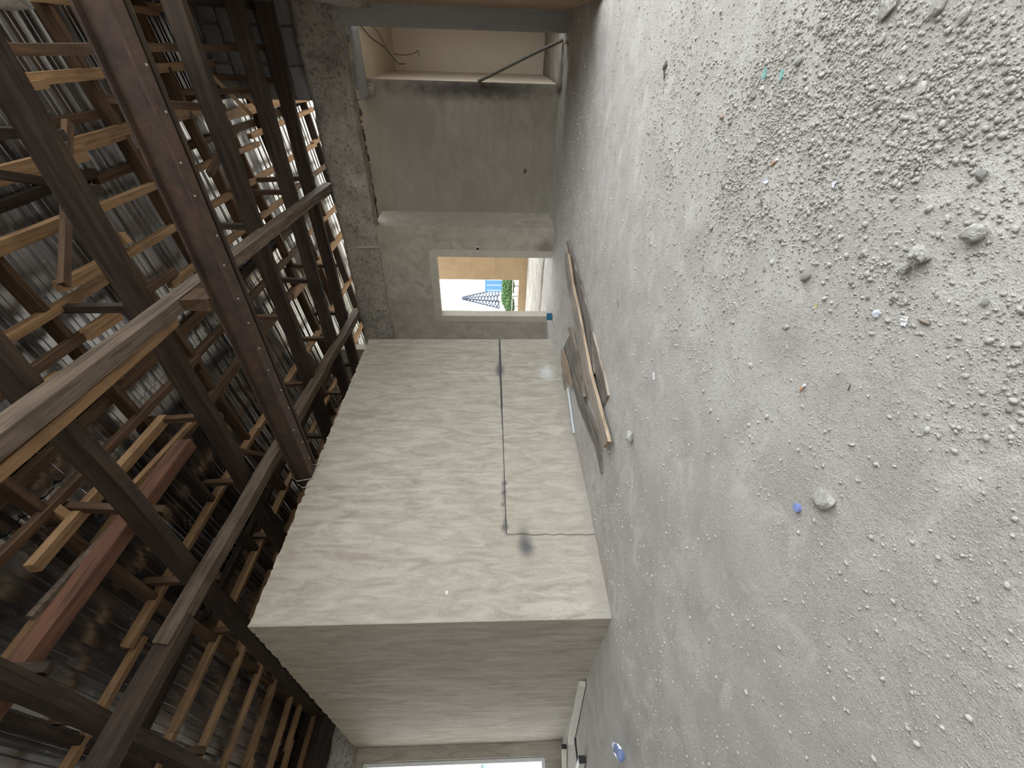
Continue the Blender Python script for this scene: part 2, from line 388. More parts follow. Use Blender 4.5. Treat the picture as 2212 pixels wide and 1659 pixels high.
# street wall with its barred opening
ol = [(YN, -.1), (YF, -.1), (YF, 3.02), (YN, 3.02)]
win = [(-.9, .255), (1.34, .255), (1.34, 2.885), (-.9, 2.885)]
o = new_obj('wall_left', wall_mesh('wall_left', ol, [win], fx(XL, -1), .16), MAT['grey'])
tag(o, 'grey plaster street wall with a tall bright barred opening', 'wall', kind='structure')
o = rough_box('trim_2', (XL-.18, XL+.05, YN, YF, 2.98, 3.36), .06, .02, 9, MAT['concrete']); tag(o, 'rough concrete ring beam above the street wall', 'beam', kind='structure')
for i in range(5): timber('gable_board', (XL-.12, YN, 3.34+i*.14), (XL-.12, YF, 3.34+i*.14), .03, .145, 'wood_dark', bpy.data.objects['wall_left'])
# wall behind the viewer
o = box_obj('wall_near', (XL, XO, YN-.2, YN, -.1, 4.7), MAT['grey']); tag(o, 'plain wall closing the room on the near side', 'wall', kind='structure')
# right wall: solid next to the column, a wide opening after it, closed again above
bm = bmesh.new(); add_box(bm, XR, XR+.2, 5.0, YD+.1, -.1, 4.95)
o = new_obj('wall_right', bm_mesh('wall_right', bm), MAT['warm']); tag(o, 'warm brown side wall running up to the grey column', 'wall', kind='structure')
o = rough_box('trim_3', (XR-.05, XR+.1, 5.0, YD, 2.52, 2.9), .07, .018, 21, MAT['concrete']); tag(o, 'rough concrete beam along the brown side wall', 'beam', kind='structure')
# door wall: solid, door hole, return into the recess
d0, d1, dz = -4.06, -2.895, 2.0
ol = [(-4.78, -.1), (d0, -.1), (d0, dz), (d1, dz), (d1, -.1), (-2.41, -.1)]+jag(-2.41, -4.78, 2.99, 60, .02, 12)
o = new_obj('wall_back', wall_mesh('wall_back', ol, [], fy(YD), .2), MAT['doorwall']); wb = o
tag(o, 'shadowed plaster wall with an open doorway to the yard', 'wall', kind='structure')
o2 = box_obj('return_face', (-2.56, -2.40, YD-.005, YP+.1, -.1, 2.97), MAT['doorwall'], o)
# smooth plaster band round the doorway
ins = [(d0+.008, 0), (d0+.008, dz-.008), (d1-.008, dz-.008), (d1-.008, 0)]
bw = .12
outp = [(d0-bw, 0), (d0-bw, dz-.02)]+[(d0-bw+bw*.9*(1-math.cos(a)), dz+.0+bw*.9*math.sin(a)) for a in np.linspace(0.2, math.pi/2, 6)] + [(d1+.02, dz+bw*.9), (d1+.1, dz+bw*.7), (d1+.12, dz), (d1+.11, 0)]
band = ins+outp[::-1]
bm = bmesh.new(); vs = [bm.verts.new((p[0], YD-.012, p[1])) for p in band]; bm.faces.new(vs)
g = bmesh.ops.extrude_face_region(bm, geom=bm.faces[:]); [setattr(v.co, 'y', YD+.19) for v in g['geom'] if isinstance(v, bmesh.types.BMVert)]
bmesh.ops.triangulate(bm, faces=bm.faces[:])
new_obj('door_surround', bm_mesh('door_surround', bm), MAT['surround'], wb)
# recess panel, with the open gap above it
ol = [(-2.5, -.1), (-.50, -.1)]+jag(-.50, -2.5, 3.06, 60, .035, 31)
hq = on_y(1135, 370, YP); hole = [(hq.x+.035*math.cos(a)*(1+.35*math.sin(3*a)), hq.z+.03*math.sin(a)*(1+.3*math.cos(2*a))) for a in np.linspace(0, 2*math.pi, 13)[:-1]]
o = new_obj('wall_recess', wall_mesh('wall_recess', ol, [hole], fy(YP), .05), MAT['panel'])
tag(o, 'dark smooth plaster panel set back under the ring beam', 'wall', kind='structure')
o2 = box_obj('core', (-2.5, -.53, YP+.05, YP+.16, -.1, 3.0), MAT['mortar'], o)
# ring beam over doorway, recess and column
o = rough_box('trim_1', (-4.9, XR+.05, YD-.045, YD+.22, 2.93, 3.49), .05, .022, 2, MAT['concrete'], freq=3.2)
tag(o, 'long rough concrete ring beam above the doorway and dark panel', 'beam', kind='structure')
for i in range(9):
    X = -.85-i*.16+random.uniform(-.04, .04)
    timber('wood_bit', (X, YP+.02, 3.05), (X+random.uniform(-.04, .04), YP+.16, 3.07), .05, .05, random.choice(['wood_orange', 'wood_brown']), bpy.data.objects['wall_recess'], seg=2)
timber('sky_block_plank', (-2.9, YP+.42, 3.0), (-.45, YP+.42, 3.0), .04, .30, 'wood_dark', bpy.data.objects['wall_recess'])  # added dark board, keeps bright sky out of the gap above the panel
# grey column
o = box_obj('column', (.09, XR+.02, YD-.005, YD+.22, -.1, 2.95), MAT['column'], None, .012); rebase(o); tag(o, 'smooth grey concrete column beside the side room opening', 'column', kind='structure')
o = box_obj('column_plinth', (-.02, XR, YD-.03, YD+.5, -.06, .035), MAT['warm']); tag(o, 'worn brown threshold at the foot of the column', 'threshold', kind='structure')
# broken concrete stub that rests on the dark panel
o = rough_box('rubble_block', (-.70, -.55, YP-.09, YP+.14, 2.80, 2.98), .04, .012, 44, MAT['concrete']); rebase(o); tag(o, 'broken concrete block wedged under the ring beam', 'concrete block')

o = rough_box('trim_5', (.062, .75, 2.55, 3.10, 3.45, 3.72), .06, .03, 71, MAT['concrete']); tag(o, 'broken end of a concrete slab beside the steel girder', 'slab', kind='structure')

# ------------------------------------------------------------------ side room behind the column
yb = 10.25
o = box_obj('wall_side_room', (-.66, .95, yb, yb+.15, -.1, 3.0), MAT['cream']); tag(o, 'cream end wall of the dim side room', 'wall', kind='structure')
o = box_obj('wall_side_room_left', (-.66, -.505, YP+.055, yb+.15, -.1, 2.92), MAT['cream']); tag(o, 'cream side wall seen edge-on beside the dark panel', 'wall', kind='structure')
o = box_obj('wall_side_room_right', (.95, 1.1, 7.62, yb+.15, -.1, 3.0), MAT['cream']); tag(o, 'far side wall of the cream side room', 'wall', kind='structure')
o = box_obj('ceiling_side_room', (-.70, 1.1, YD+.23, yb+.15, 2.90, 3.02), MAT['cream']); tag(o, 'cream ceiling of the side room', 'ceiling', kind='structure')
o = rough_box('side_room_floor', (-.55, 1.0, YD+.5, yb, -.1, .04), .12, .012, 51, MAT['ground']); tag(o, 'littered earthen floor of the side room', 'floor', kind='structure')
# stripped plaster edge of that ceiling
o = rough_box('trim_4', (-.72, .1, YD+.23, YD+.62, 2.86, 2.93), .05, .008, 61, MAT['column']); tag(o, 'bare grey strip at the front edge of the cream ceiling', 'trim', kind='structure')

# ------------------------------------------------------------------ wall of the yard with its window opening
ol = [(-14, -.1), (-4.5, -.1), (-4.5, 3.15), (-14, 3.15)]
win = [(-9.4, .235), (-5.72, .235), (-5.72, 2.9), (-9.4, 2.9)]
o = new_obj('wall_yard', wall_mesh('wall_yard', ol, [win], fy(12.1), .16), MAT['tan']); tag(o, 'cracked tan wall of the yard with a bright opening', 'wall', kind='structure')
wy = o
for z in (.30, .42):
    new_obj('window_rail', tube_mesh('window_rail', [(-9.4, 12.2, z), (-5.72, 12.2, z)], .012, 6), MAT['frame_white'], wy)

# ------------------------------------------------------------------ cinder blocks above the ring beam
cb = box_obj('wall_blockwork', (-.72, XR+.1, YD+.06, YD+.2, 3.46, 4.95), MAT['mortar']); tag(cb, 'dark grey cinder block wall standing on the ring beam', 'wall', kind='structure')
bmb = bmesh.new(); add_box(bmb, -.185, .185, -.03, .03, -.105, .105); bmesh.ops.bevel(bmb, geom=bmb.edges[:], offset=.008, segments=1, affect='EDGES'); blk = bm_mesh('block', bmb)
blk.materials.append(MAT['block'])
for r_ in range(6):
    off = .2 if r_ % 2 else 0
    for c_ in range(-1, 4):
        cx = -.53+c_*.40+off
        if cx-.15 < -.76 or cx > .5: continue
        o = new_obj('block', blk, None, cb, Matrix.Translation((cx, YD+.05+random.uniform(-.008, .008), 3.60+r_*.24)) @ Matrix.Rotation(random.uniform(-.02, .02), 4, 'Y'))

# ------------------------------------------------------------------ roof
ceil = empty('ceiling'); tag(ceil, 'corrugated metal roof on rough timber rafters and battens', 'roof', kind='structure')
def zroof(x): return 4.69+.12*x          # underside of the rafters
# corrugated sheets: trapezoid ribs running across the room (along x)
PITCH_R, AMP, NP = .165, .030, 5
prof = []
for i in range(NP):
    for t_, h_ in ((0, 0), (.26, 0), (.295, .28), (.33, 0), (.60, 0), (.70, 1), (.90, 1)): prof.append(((i+t_)*PITCH_R, h_*AMP))
prof.append((NP*PITCH_R, 0)); prof.append(((NP+.3)*PITCH_R, 0))
def sheet_mesh(L):
    v = []; f = []; n = len(prof); S = 5
    for i in range(S+1):
        for (y, z) in prof: v.append((L*i/S, y, z+.002*noise.noise((L*i/S*2, y*2, L))))
    for i in range(S):
        for j in range(n-1): f.append((i*n+j, (i+1)*n+j, (i+1)*n+j+1, i*n+j+1))
    return pyd('roof_sheet', v, f)
rows = [-10.9, -8.3, -5.7, -3.1, -.55, XO]  # first row is an unseen overhang, added to cut skylight at the street opening
sm = [sheet_mesh(rows[i+1]-rows[i]+.2) for i in range(5)]
for me in sm: me.materials.append(MAT['sheet'])
tilt = math.atan(.12); y = YN-.1
while y < 10.2:
    for row in range(5):
        x = rows[row]
        lift = .215+.006*row+random.uniform(0, .008)
        mw = Matrix.Translation((x, y, zroof(x)+lift)) @ Matrix.Rotation(-tilt, 4, 'Y') @ Matrix.Rotation(random.uniform(-.014, .014), 4, 'X') @ Matrix.Rotation(random.uniform(-.004, .004), 4, 'Z')
        new_obj('roof_sheet', sm[row], None, ceil, mw)
    y += NP*PITCH_R

# rafters (along x, sloping) with their hangers
trusses = [-.4, .9, 1.95, 3.02, 4.0, 4.92, 6.02, 6.78, 7.8, 8.8, 9.7]
for Y in trusses:
    for x0, x1 in ((XR-.02 if 5 < Y < 7.2 else XO-.1, -3.2), (-3.0, -6.4), (-6.2, XL-2.6)):
        j = random.uniform(-.04, .04)
        timber('rafter', (x0, Y+j, zroof(x0)), (x1, Y+j+random.uniform(-.03, .03), zroof(x1)), .055, .13, random.choice(['wood_dark', 'wood_brown', 'wood_brown']))
# battens under the sheets (along y)
bx = [.15, -.36, -.86, -1.24, -1.69, -2.06, -2.81, -3.38, -4.24, -5.27, -5.72, -6.22, -6.7, -7.19, -7.56, -8.1]
for i, X in enumerate(bx):
    yy = YN+.1
    while yy < 9.8:
        L = random.uniform(2.0, 3.9); X2 = X+random.uniform(-.06, .06); dx = random.uniform(-.06, .06)
        wd, ht = random.choice([(.062, .07), (.068, .065), (.055, .09), (.085, .06)])
        if i % 5 == 2: wd, ht = .115, .06
        timber('batten', (X2, yy, zroof(X2)-.01), (X2+dx, min(yy+L, 10.2), zroof(X2+dx)-.02+random.uniform(-.025, .025)), wd, ht, random.choice(['wood_orange', 'wood_orange', 'wood_orange', 'wood_brown']))
        yy += L-.12
    # darker purlin right under the sheet beside it
    yy = YN if i in (0, 2, 3, 6, 9) else 99
    while yy < 9.8:
        L = random.uniform(2.6, 4.6); X2 = X+random.uniform(.12, .2)
        timber('purlin', (X2, yy, zroof(X2)+.13), (X2+random.uniform(-.03, .03), min(yy+L, 10.2), zroof(X2)+.13), .07, .078, random.choice(['wood_brown', 'wood_dark', 'wood_brown']))
        yy += L-.05
# vertical hangers between tie beams and rafters
ties = [(.86, 3.60, XL+.1, .24), (1.93, 3.56, -7.9, .28), (3.02, 3.66, -7.6, .28), (4.82, 3.57, -7.6, .28), (5.98, 3.60, -7.6, .28), (6.75, 3.62, -7.6, .27)]
for Y, z, xe, x0 in ties:
    for X in (-.56, -1.71, -2.95, -3.97, -5.1, -6.5, -7.4):
        if X < xe: continue
        X2 = X+random.uniform(-.07, .07)
        timber('hanger', (X2, Y+.08, z+.03), (X2+random.uniform(-.05, .05), Y+.08+random.uniform(-.04, .04), zroof(X2)+.07), .06, .06, random.choice(['wood_brown', 'wood_dark', 'wood_brown']), seg=3)
# slanting braces and nailed offcuts
for p0, p1, wd, mt in (((-.41, 6.2, 4.25), (-.77, 6.0, 3.85), .055, 'wood_orange'), ((-.56, 7.0, 4.41), (-.88, 6.82, 4.03), .055, 'wood_orange'),
                       ((-.93, 6.14, 4.16), (-1.24, 5.2, 4.12), .07, 'wood_brown'), ((-.62, 4.2, 4.5), (-1.49, 3.0, 4.16), .06, 'wood_brown'),
                       ((-1.12, 4.1, 4.45), (-.77, 3.16, 4.37), .06, 'wood_dark'), ((-4.8, 5.3, 3.6), (-5.7, 6.7, 4.04), .06, 'wood_dark'),
                       ((-3.97, 3.6, 4.1), (-4.8, 4.1, 3.67), .05, 'wood_brown'), ((-5.3, 2.7, 3.6), (-6.1, 3.7, 3.98), .055, 'wood_brown')):
    timber('brace', p0, p1, wd, wd*.8, mt, seg=3)
for X, Y in ((-2.17, 3.02), (-2.85, 1.95), (-2.36, 3.04), (-3.2, 3.02), (-1.49, 4.03), (-.93, 4.95), (-1.92, 6.05)):
    timber('offcut', (X, Y+.07, zroof(X)-.02), (X-.11, Y+.06, zroof(X)-.06), .06, .12, random.choice(['wood_orange', 'wood_brown']), seg=2)
# stub battens whose sawn ends show
for X, y0, y1, z in ((-2.0, 3.1, 3.5, 4.37), (-2.13, 2.42, 2.75, 4.37), (-1.59, 3.16, 3.72, 4.37), (-2.98, 1.6, 3.16, 4.22), (-1.21, 2.6, 3.66, 4.42)):
    timber('batten', (X, y0, z), (X-.02, y1, z+.01), .09, .07, 'wood_orange', seg=3)

# ------------------------------------------------------------------ big timbers and steel
for i, (Y, z, xe, x0) in enumerate(ties):
    o = timber('tie_beam', (x0, Y, z), (xe, Y+random.uniform(-.03, .03), z+random.uniform(-.02, .03)), .085, .175, 'wood_dark', None, .010, seg=12)
    tag(o, 'dark rough-sawn tie beam crossing the room level under the rafters', 'beam', 'tie beams under the roof')
def long_beam(name, p0, p1, wd, ht, mat, label, wob=.008):
    o = timber(name, p0, p1, wd, ht, mat, None, wob, seg=10); tag(o, label, 'beam'); return o
long_beam('timber_beam', (-1.52, -.5, 3.36), (-1.83, YD+.12, 3.50), .105, .13, 'wood_grey', 'long weathered brown timber beam lying over the steel girder')
long_beam('timber_beam', (-1.70, -.5, 3.42), (-1.76, 2.95, 3.46), .07, .15, 'wood_orange', 'orange timber fixed alongside the weathered beam before the girder')
long_beam('timber_beam', (-3.54, 1.28, 3.38), (-4.05, YD+.15, 3.52), .115, .12, 'wood_grey', 'split grey timber beam passing above the lit wall top')
long_beam('timber_beam', (-3.46, -.6, 3.33), (-3.58, 1.50, 3.36), .12, .15, 'wood_dark', 'dark brown timber spliced under the end of the grey beam')
long_beam('timber_beam', (-3.06, -.6, 3.80), (-3.01, 2.83, 3.82), .118, .124, 'wood_red', 'red-brown timber beam with a free sawn end')
long_beam('timber_beam', (-.12, 2.4, 3.87), (-.15, 6.9, 3.87), .06, .18, 'wood_brown', 'wide dark plank on edge above the tie beams by the brown side wall')
long_beam('timber_beam', (.235, 2.6, 3.86), (.235, YD-.1, 3.86), .08, .16, 'wood_dark', 'dark timber plate along the top of the brown side wall')
timber('packing_block', (-1.66, 3.0, 3.20), (-1.66, 3.2, 3.20), .10, .21, 'wood_brown', seg=2)
# bark-edged poles under the roof
for i, (a, b, za, lab) in enumerate((((65, 1335), (275, 1105), 4.16, 'bark-edged pole under the roof beside the red-brown beam'), ((300, 1068), (393, 985), 4.16, 'short bark-edged pole near the free end of the red-brown beam'))):
    p, q = on_z(*a, za), on_z(*b, za)
    me = tube_mesh('bark_pole', [p.lerp(q, t)+Vector((.012*noise.noise((t*9, i, 0)), 0, .012*noise.noise((t*9, i, 5)))) for t in np.linspace(0, 1, 10)], .03, 7, radii=[.032+.01*noise.noise((t*7, i, 2)) for t in range(10)])
    o = new_obj('bark_pole', me, MAT['wood_grey']); rebase(o); tag(o, lab, 'pole')
p, q = on_z(290, 1055, 4.1), on_z(425, 908, 4.1)
o = timber('timber_batten', p, q, .042, .05, 'wood_orange', None, seg=4); tag(o, 'slim pale batten reaching above the bark-edged pole', 'batten')

def girder():
    root = empty('steel_beam', (-1.75, 3.1, 3.0)); tag(root, 'rusty steel I-beam girder resting on the lit wall', 'girder')
    x0, x1, yc, z0, hh, bw, tf, tw = .75, -4.05, 3.09, 3.005, .20, .115, .016, .012
    def sub(name, b):
        bm = bmesh.new(); add_box(bm, *b)
        return new_obj(name, bm_mesh(name, bm), MAT['steel'], root)
    sub('lower_flange', (x1, x0, yc-bw/2, yc+bw/2, z0, z0+tf)); sub('upper_flange', (x1, x0, yc-bw/2, yc+bw/2, z0+hh-tf, z0+hh)); sub('web', (x1, x0, yc-tw/2, yc+tw/2, z0+tf, z0+hh-tf))
    bm = bmesh.new(); bmesh.ops.create_cone(bm, cap_ends=True, segments=8, radius1=.008, radius2=.006, depth=.008); bm.transform(Matrix.Rotation(math.pi, 4, 'X')); rv = bm_mesh('rivet', bm); rv.materials.append(MAT['iron'])
    for i in range(16):
        new_obj('rivet', rv, None, root, Matrix.Translation((.1-i*.245+random.uniform(-.03, .03), yc+random.choice([-.03, .03]), z0-.002)))
    return root
girder()
o = timber('timber_beam', (XR, 3.215, 3.02), (-3.9, 3.215, 3.02), .04, .10, 'wood_dark', None, .004, seg=10); tag(o, 'narrow timber running along the far side of the steel girder', 'beam')
for a, b, lab in (((632, 1032), (672, 1028), 'upper'), ((644, 1046), (666, 1046), 'lower'), ((657, 996), (687, 994), 'far'), ((660, 1004), (684, 1003), 'far low')):
    p, q = on_y(*a, {'upper': 3.0, 'lower': 2.9, 'far': 3.19, 'far low': 3.26}[lab]), on_x(*b, XB+.02); q.y = p.y
    o = new_obj('iron_rod', tube_mesh('iron_rod', [p, Vector((p.x-.06, p.y, p.z-.03)), Vector((q.x, p.y, q.z-.03))], .006, 6), MAT['iron']); rebase(o)
    tag(o, {'upper': 'pale iron rod under the girder end, higher of a close pair', 'lower': 'iron rod under the girder end, lower of a close pair', 'far': 'iron rod behind the girder reaching to the wall top', 'far low': 'shorter iron rod behind the girder at the wall top'}[lab], 'rod')
# rod standing against the ring beam
p, q = on_y(764, 536, YD-.08), on_y(818, 533, YD-.07)
o = new_obj('iron_rod', tube_mesh('iron_rod', [p, q], .009, 6), MAT['iron']); rebase(o); tag(o, 'pale rod hanging upright against the concrete ring beam', 'rod')

# ------------------------------------------------------------------ things on the walls
o = empty('wall_socket', tuple(on_y(1032, 537, YD))); tag(o, 'small open switch box in the wall beside the doorway', 'switch box'); q = o.location.copy()
bm = bmesh.new()
for b in ((-.035, -.025, -.012, .03, -.025, .025), (.025, .035, -.012, .03, -.025, .025), (-.035, .035, -.012, .03, -.032, -.025), (-.035, .035, -.012, .03, .025, .032)): add_box(bm, *b)
ob = new_obj('box_rim', bm_mesh('box_rim', bm), MAT['palewall'], o, Matrix.Translation(q))
ob = box_obj('box_back', (q.x-.03, q.x+.03, q.y-.004, q.y+.03, q.z-.028, q.z+.028), MAT['black'], o)
# bare wires poking from the hole in the dark panel
pts = [Vector((hq.x-.01, YP+.03, hq.z-.01)), Vector((hq.x+.0, YP-.03, hq.z)), Vector((hq.x+.02, YP-.04, hq.z+.02)), Vector((hq.x+.03, YP-.02, hq.z-.02))]
o = new_obj('wire_end', tube_mesh('wire_end', pts, .004, 5), MAT['wire']); rebase(o); tag(o, 'loose wire end poking from a hole in the dark panel', 'wire')
# wires hanging from the side room ceiling
def wire(name, pix, r, mat, label):
    pts = [on_z(a, b, -d) if d < 0 else on_y(a, b, d) for a, b, d in pix]   # negative: height, positive: depth
    cur = []
    for i in range(len(pts)-1):
        for t_ in np.linspace(0, 1, 5)[:-1]: cur.append(pts[i].lerp(pts[i+1], t_))
    cur.append(pts[-1]); o = new_obj(name, tube_mesh(name, cur, r, 5), MAT[mat]); rebase(o); tag(o, label, 'wire'); return o
wire('electric_wire', [(776, 52, -2.875), (800, 80, -2.87), (832, 103, -2.86), (848, 122, 9.1), (860, 138, 9.1), (876, 138, 9.1)], .008, 'wire', 'dark wire drooping from the cream ceiling, bent at its end')
wire('electric_wire', [(796, 48, -2.88), (815, 66, -2.875), (830, 93, -2.87), (843, 112, 9.15), (858, 133, 9.15), (870, 136, 9.15)], .008, 'wire_pale', 'pale dusty wire drooping across the cream ceiling')
wire('electric_wire', [(850, 116, 9.2), (868, 119, 9.2), (890, 117, 9.2), (905, 109, 9.2), (904, 122, 9.2)], .006, 'wire', 'thin wire with a hooked end sticking out below the cream ceiling')
# leaning pole and its string
a, b = on_y(1217, 84, YD+.35), on_y(1031, 178, YP+.02)
a = on_z(1216, 86, .05)
b = on_y(1031, 176, YP-.02)
o = new_obj('wooden_pole', tube_mesh('wooden_pole', [a.lerp(b, t)+Vector((0, 0, .012*math.sin(t*5))) for t in np.linspace(0, 1, 9)], .022, 8), MAT['pole']); rebase(o); tag(o, 'stained pole leaning across the side room opening', 'pole')
c_ = on_z(1212, 186, .045)
o = new_obj('string', tube_mesh('string', [a+Vector((-.03, .01, .0)), a.lerp(c_, .5)+Vector((0, 0, .012)), c_], .004, 5), MAT['wire']); rebase(o); tag(o, 'dark cord stretched on the ground from the leaning pole', 'cord')

# ------------------------------------------------------------------ barred window to the street
wf = empty('window_1', (XL-.08, .175, .26)); tag(wf, 'white framed street window with thin bars', 'window', kind='structure')
for nm, b in (('window_frame', (XL-.12, XL-.07, 1.29, 1.335, .26, 2.88)), ('window_frame', (XL-.12, XL-.07, -.9, -.85, .26, 2.88)), ('window_frame', (XL-.12, XL-.07, -.85, 1.29, 2.83, 2.88)), ('window_frame', (XL-.12, XL-.07, -.85, 1.29, .26, .31))):
    box_obj(nm, b, MAT['frame_white'], wf)
for y_ in (1.20, 1.0, .6, .25, -.1, -.5): new_obj('window_bar', tube_mesh('window_bar', [(XL-.09, y_, .3), (XL-.09, y_, 2.9)], .009, 6), MAT['frame_white'], wf)
for z_ in (2.2, 1.3): new_obj('window_bar', tube_mesh('window_bar', [(XL-.09, -.85, z_), (XL-.09, 1.19, z_)], .009, 6), MAT['iron'], wf)

# ------------------------------------------------------------------ planks on the floor
def plank(L_, R_, th, label, top='plank_grey', side='plank_grey', lift=0.0, N=16, ragged=0.0):
    """L_, R_: its two long edges where they lie above the floor, far end first"""
    zt = lift+th
    def edge(pts):
        P3 = [on_z(a, b, zt) for a, b in pts]; d = [0]
        for q in range(1, len(P3)): d.append(d[-1]+(P3[q]-P3[q-1]).length)
        out = []
        for i in range(N+1):
            t_ = d[-1]*i/N; q = 1
            while q < len(d)-1 and d[q] < t_: q += 1
            out.append(P3[q-1].lerp(P3[q], min(1, max(0, (t_-d[q-1])/(d[q]-d[q-1]+1e-9)))))
        return out
    A, B = edge(L_), edge(R_); ph = random.random()*40
    c0, c1 = (A[0]+B[0])/2, (A[-1]+B[-1])/2; d = (c1-c0).normalized(); sd = Vector((0, 0, 1)).cross(d)
    mw = Matrix(((d.x, sd.x, 0, c0.x), (d.y, sd.y, 0, c0.y), (d.z, sd.z, 1, 0), (0, 0, 0, 1))); inv = mw.inverted()
    v = []; f = []
    for i in range(N+1):
        a, b = inv @ A[i], inv @ B[i]
        if ragged:
            b = b+Vector((0, ragged*noise.noise((i*1.7, ph, 1)), 0)); a = a+Vector((0, ragged*.5*noise.noise((i*1.9, ph, 5)), 0))
        fl = fz(*(mw @ a).xy)
        v += [(a.x, a.y, fl+lift), (b.x, b.y, fl+lift), (b.x, b.y, fl+zt), (a.x, a.y, fl+zt)]
    for i in range(N):
        for k_ in range(4): f.append((i*4+k_, i*4+(k_+1) % 4, (i+1)*4+(k_+1) % 4, (i+1)*4+k_))
    f.append((3, 2, 1, 0)); f.append((N*4, N*4+1, N*4+2, N*4+3))
    me = pyd('plank', v, f); me.materials.append(MAT[top]); me.materials.append(MAT[side])
    for i in range(N):
        for k_ in (1, 3): me.polygons[i*4+k_].material_index = 1
    for k_ in (-1, -2): me.polygons[len(me.polygons)+k_].material_index = 1
    bmx = bmesh.new(); bmx.from_mesh(me); bmesh.ops.recalc_face_normals(bmx, faces=bmx.faces); bmx.to_mesh(me); bmx.free()
    PLK.append([q.xy.copy() for q in A]+[q.xy.copy() for q in B[::-1]])
    o = new_obj('plank', me, None, None, mw); tag(o, label, 'plank'); return o
PLK = []
def under_plank(x, y):
    for pl in PLK:
        c = False; n = len(pl); j = n-1
        for i in range(n):
            if (pl[i].y > y) != (pl[j].y > y) and x < (pl[j].x-pl[i].x)*(y-pl[i].y)/(pl[j].y-pl[i].y)+pl[i].x: c = not c
            j = i
        if c: return True
    return False
Zp = lambda *pts: [(1200+a/3.857, 600+b/3.857) for a, b in pts]
plank([(1219, 543)]+Zp((85, 0), (130, 210), (150, 340), (240, 880), (340, 1190), (400, 1415)), [(1226, 549)]+Zp((130, 0), (180, 240), (230, 520), (300, 850), (370, 1100), (445, 1365)), .03, 'long straight plank with a clean tan sawn edge on top of the pile', 'plank_grey', 'plank_tan', .04)
plank([(1223, 520)]+Zp((145, 0), (180, 200), (210, 350), (240, 500), (262, 650), (300, 830)), [(1227, 522)]+Zp((190, 0), (240, 180), (275, 310), (297, 430), (300, 560), (308, 680), (320, 800)), .03, 'ragged dark plank lying on the room side of the tan-edged plank', 'plank_dark', 'plank_dark', 0, 20, .03)
plank(Zp((306, 480), (322, 680), (340, 850), (396, 1060)), Zp((302, 440), (345, 600), (400, 800), (437, 980)), .02, 'short grey board lying loose at the room side of the plank pile', 'plank_dark', 'plank_grey')
plank(Zp((60, 590), (110, 700), (135, 900), (190, 1050), (240, 1200), (325, 1420), (374, 1630)), Zp((112, 480), (165, 640), (215, 850), (250, 1040), (320, 1220), (376, 1400), (380, 1630)), .022, 'stained broken board with a splintered tip beside the tan-edged plank', 'plank_dark', 'plank_dark', .0, 20, .02)
plank(Zp((104, 415), (160, 660), (230, 1000)), Zp((124, 413), (182, 660), (240, 990)), .03, 'thin grey batten lying along the stained broken board', 'plank_grey', 'plank_grey', .03)
plank(Zp((40, 600), (44, 740), (98, 880)), Zp((60, 600), (98, 720), (128, 905)), .012, 'pale thin offcut lying at the foot of the lit wall', 'plank_tan', 'plank_tan', .028)
plank(Zp((57, 770), (52, 900), (62, 940)), Zp((70, 770), (76, 850), (74, 935)), .016, 'small dusty board end against the foot of the lit wall')
p, q = on_z(1227, 840, .02), on_z(1240, 936, .02)
o = new_obj('pipe', tube_mesh('pipe', [p, q], .014, 8), MAT['pipe']); rebase(o); tag(o, 'pale thin pipe lying at the foot of the lit wall', 'pipe')

# ------------------------------------------------------------------ metal channels by the shaded wall
def channel(a, b, wd, ht, label, mat='white_metal', th=.004):
    p, q = on_z(*a, 0), on_z(*b, 0); p.z = q.z = .012
    root = empty('metal_channel', tuple(p)); d = (q-p); L = d.length; ang = math.atan2(d.y, d.x); root.rotation_euler = (0, 0, ang); tag(root, label, 'metal channel')
    mw = Matrix.Translation(p) @ Matrix.Rotation(ang, 4, 'Z'); root.matrix_basis = mw
    bm = bmesh.new(); add_box(bm, 0, L, -wd/2, wd/2, ht-th, ht); add_box(bm, 0, L, -wd/2, -wd/2+th, 0, ht-th); add_box(bm, 0, L, wd/2-th, wd/2, 0, ht-th)
    new_obj('body', bm_mesh('body', bm), MAT[mat], root, mw)
    bm = bmesh.new(); add_box(bm, -.012, .02, -wd/2-.004, wd/2+.004, -.004, ht+.004); bmesh.ops.bevel(bm, geom=bm.edges[:], offset=.005, segments=2, affect='EDGES')
    new_obj('end_cap', bm_mesh('end_cap', bm), MAT['white_metal' if mat == 'white_metal' and wd > .06 and ht < .065 else 'black'], root, mw)
channel((1266, 1474), (1240, 1602), .062, .062, 'long cream metal channel lying along the shaded wall')
channel((1225, 1612), (1226, 1690), .05, .06, 'slim pale channel with a dark open end near the street wall')
channel((1266, 1640), (1252, 1690), .058, .066, 'pale tube with a black open end lying on the floor')
p, q = on_z(1242, 1594, .012), on_z(1248, 1648, .012)
o = new_obj('black_strip', tube_mesh('black_strip', [p, q], .012, 6), MAT['black']); rebase(o); tag(o, 'thin black strip beside the cream metal channel', 'strip')

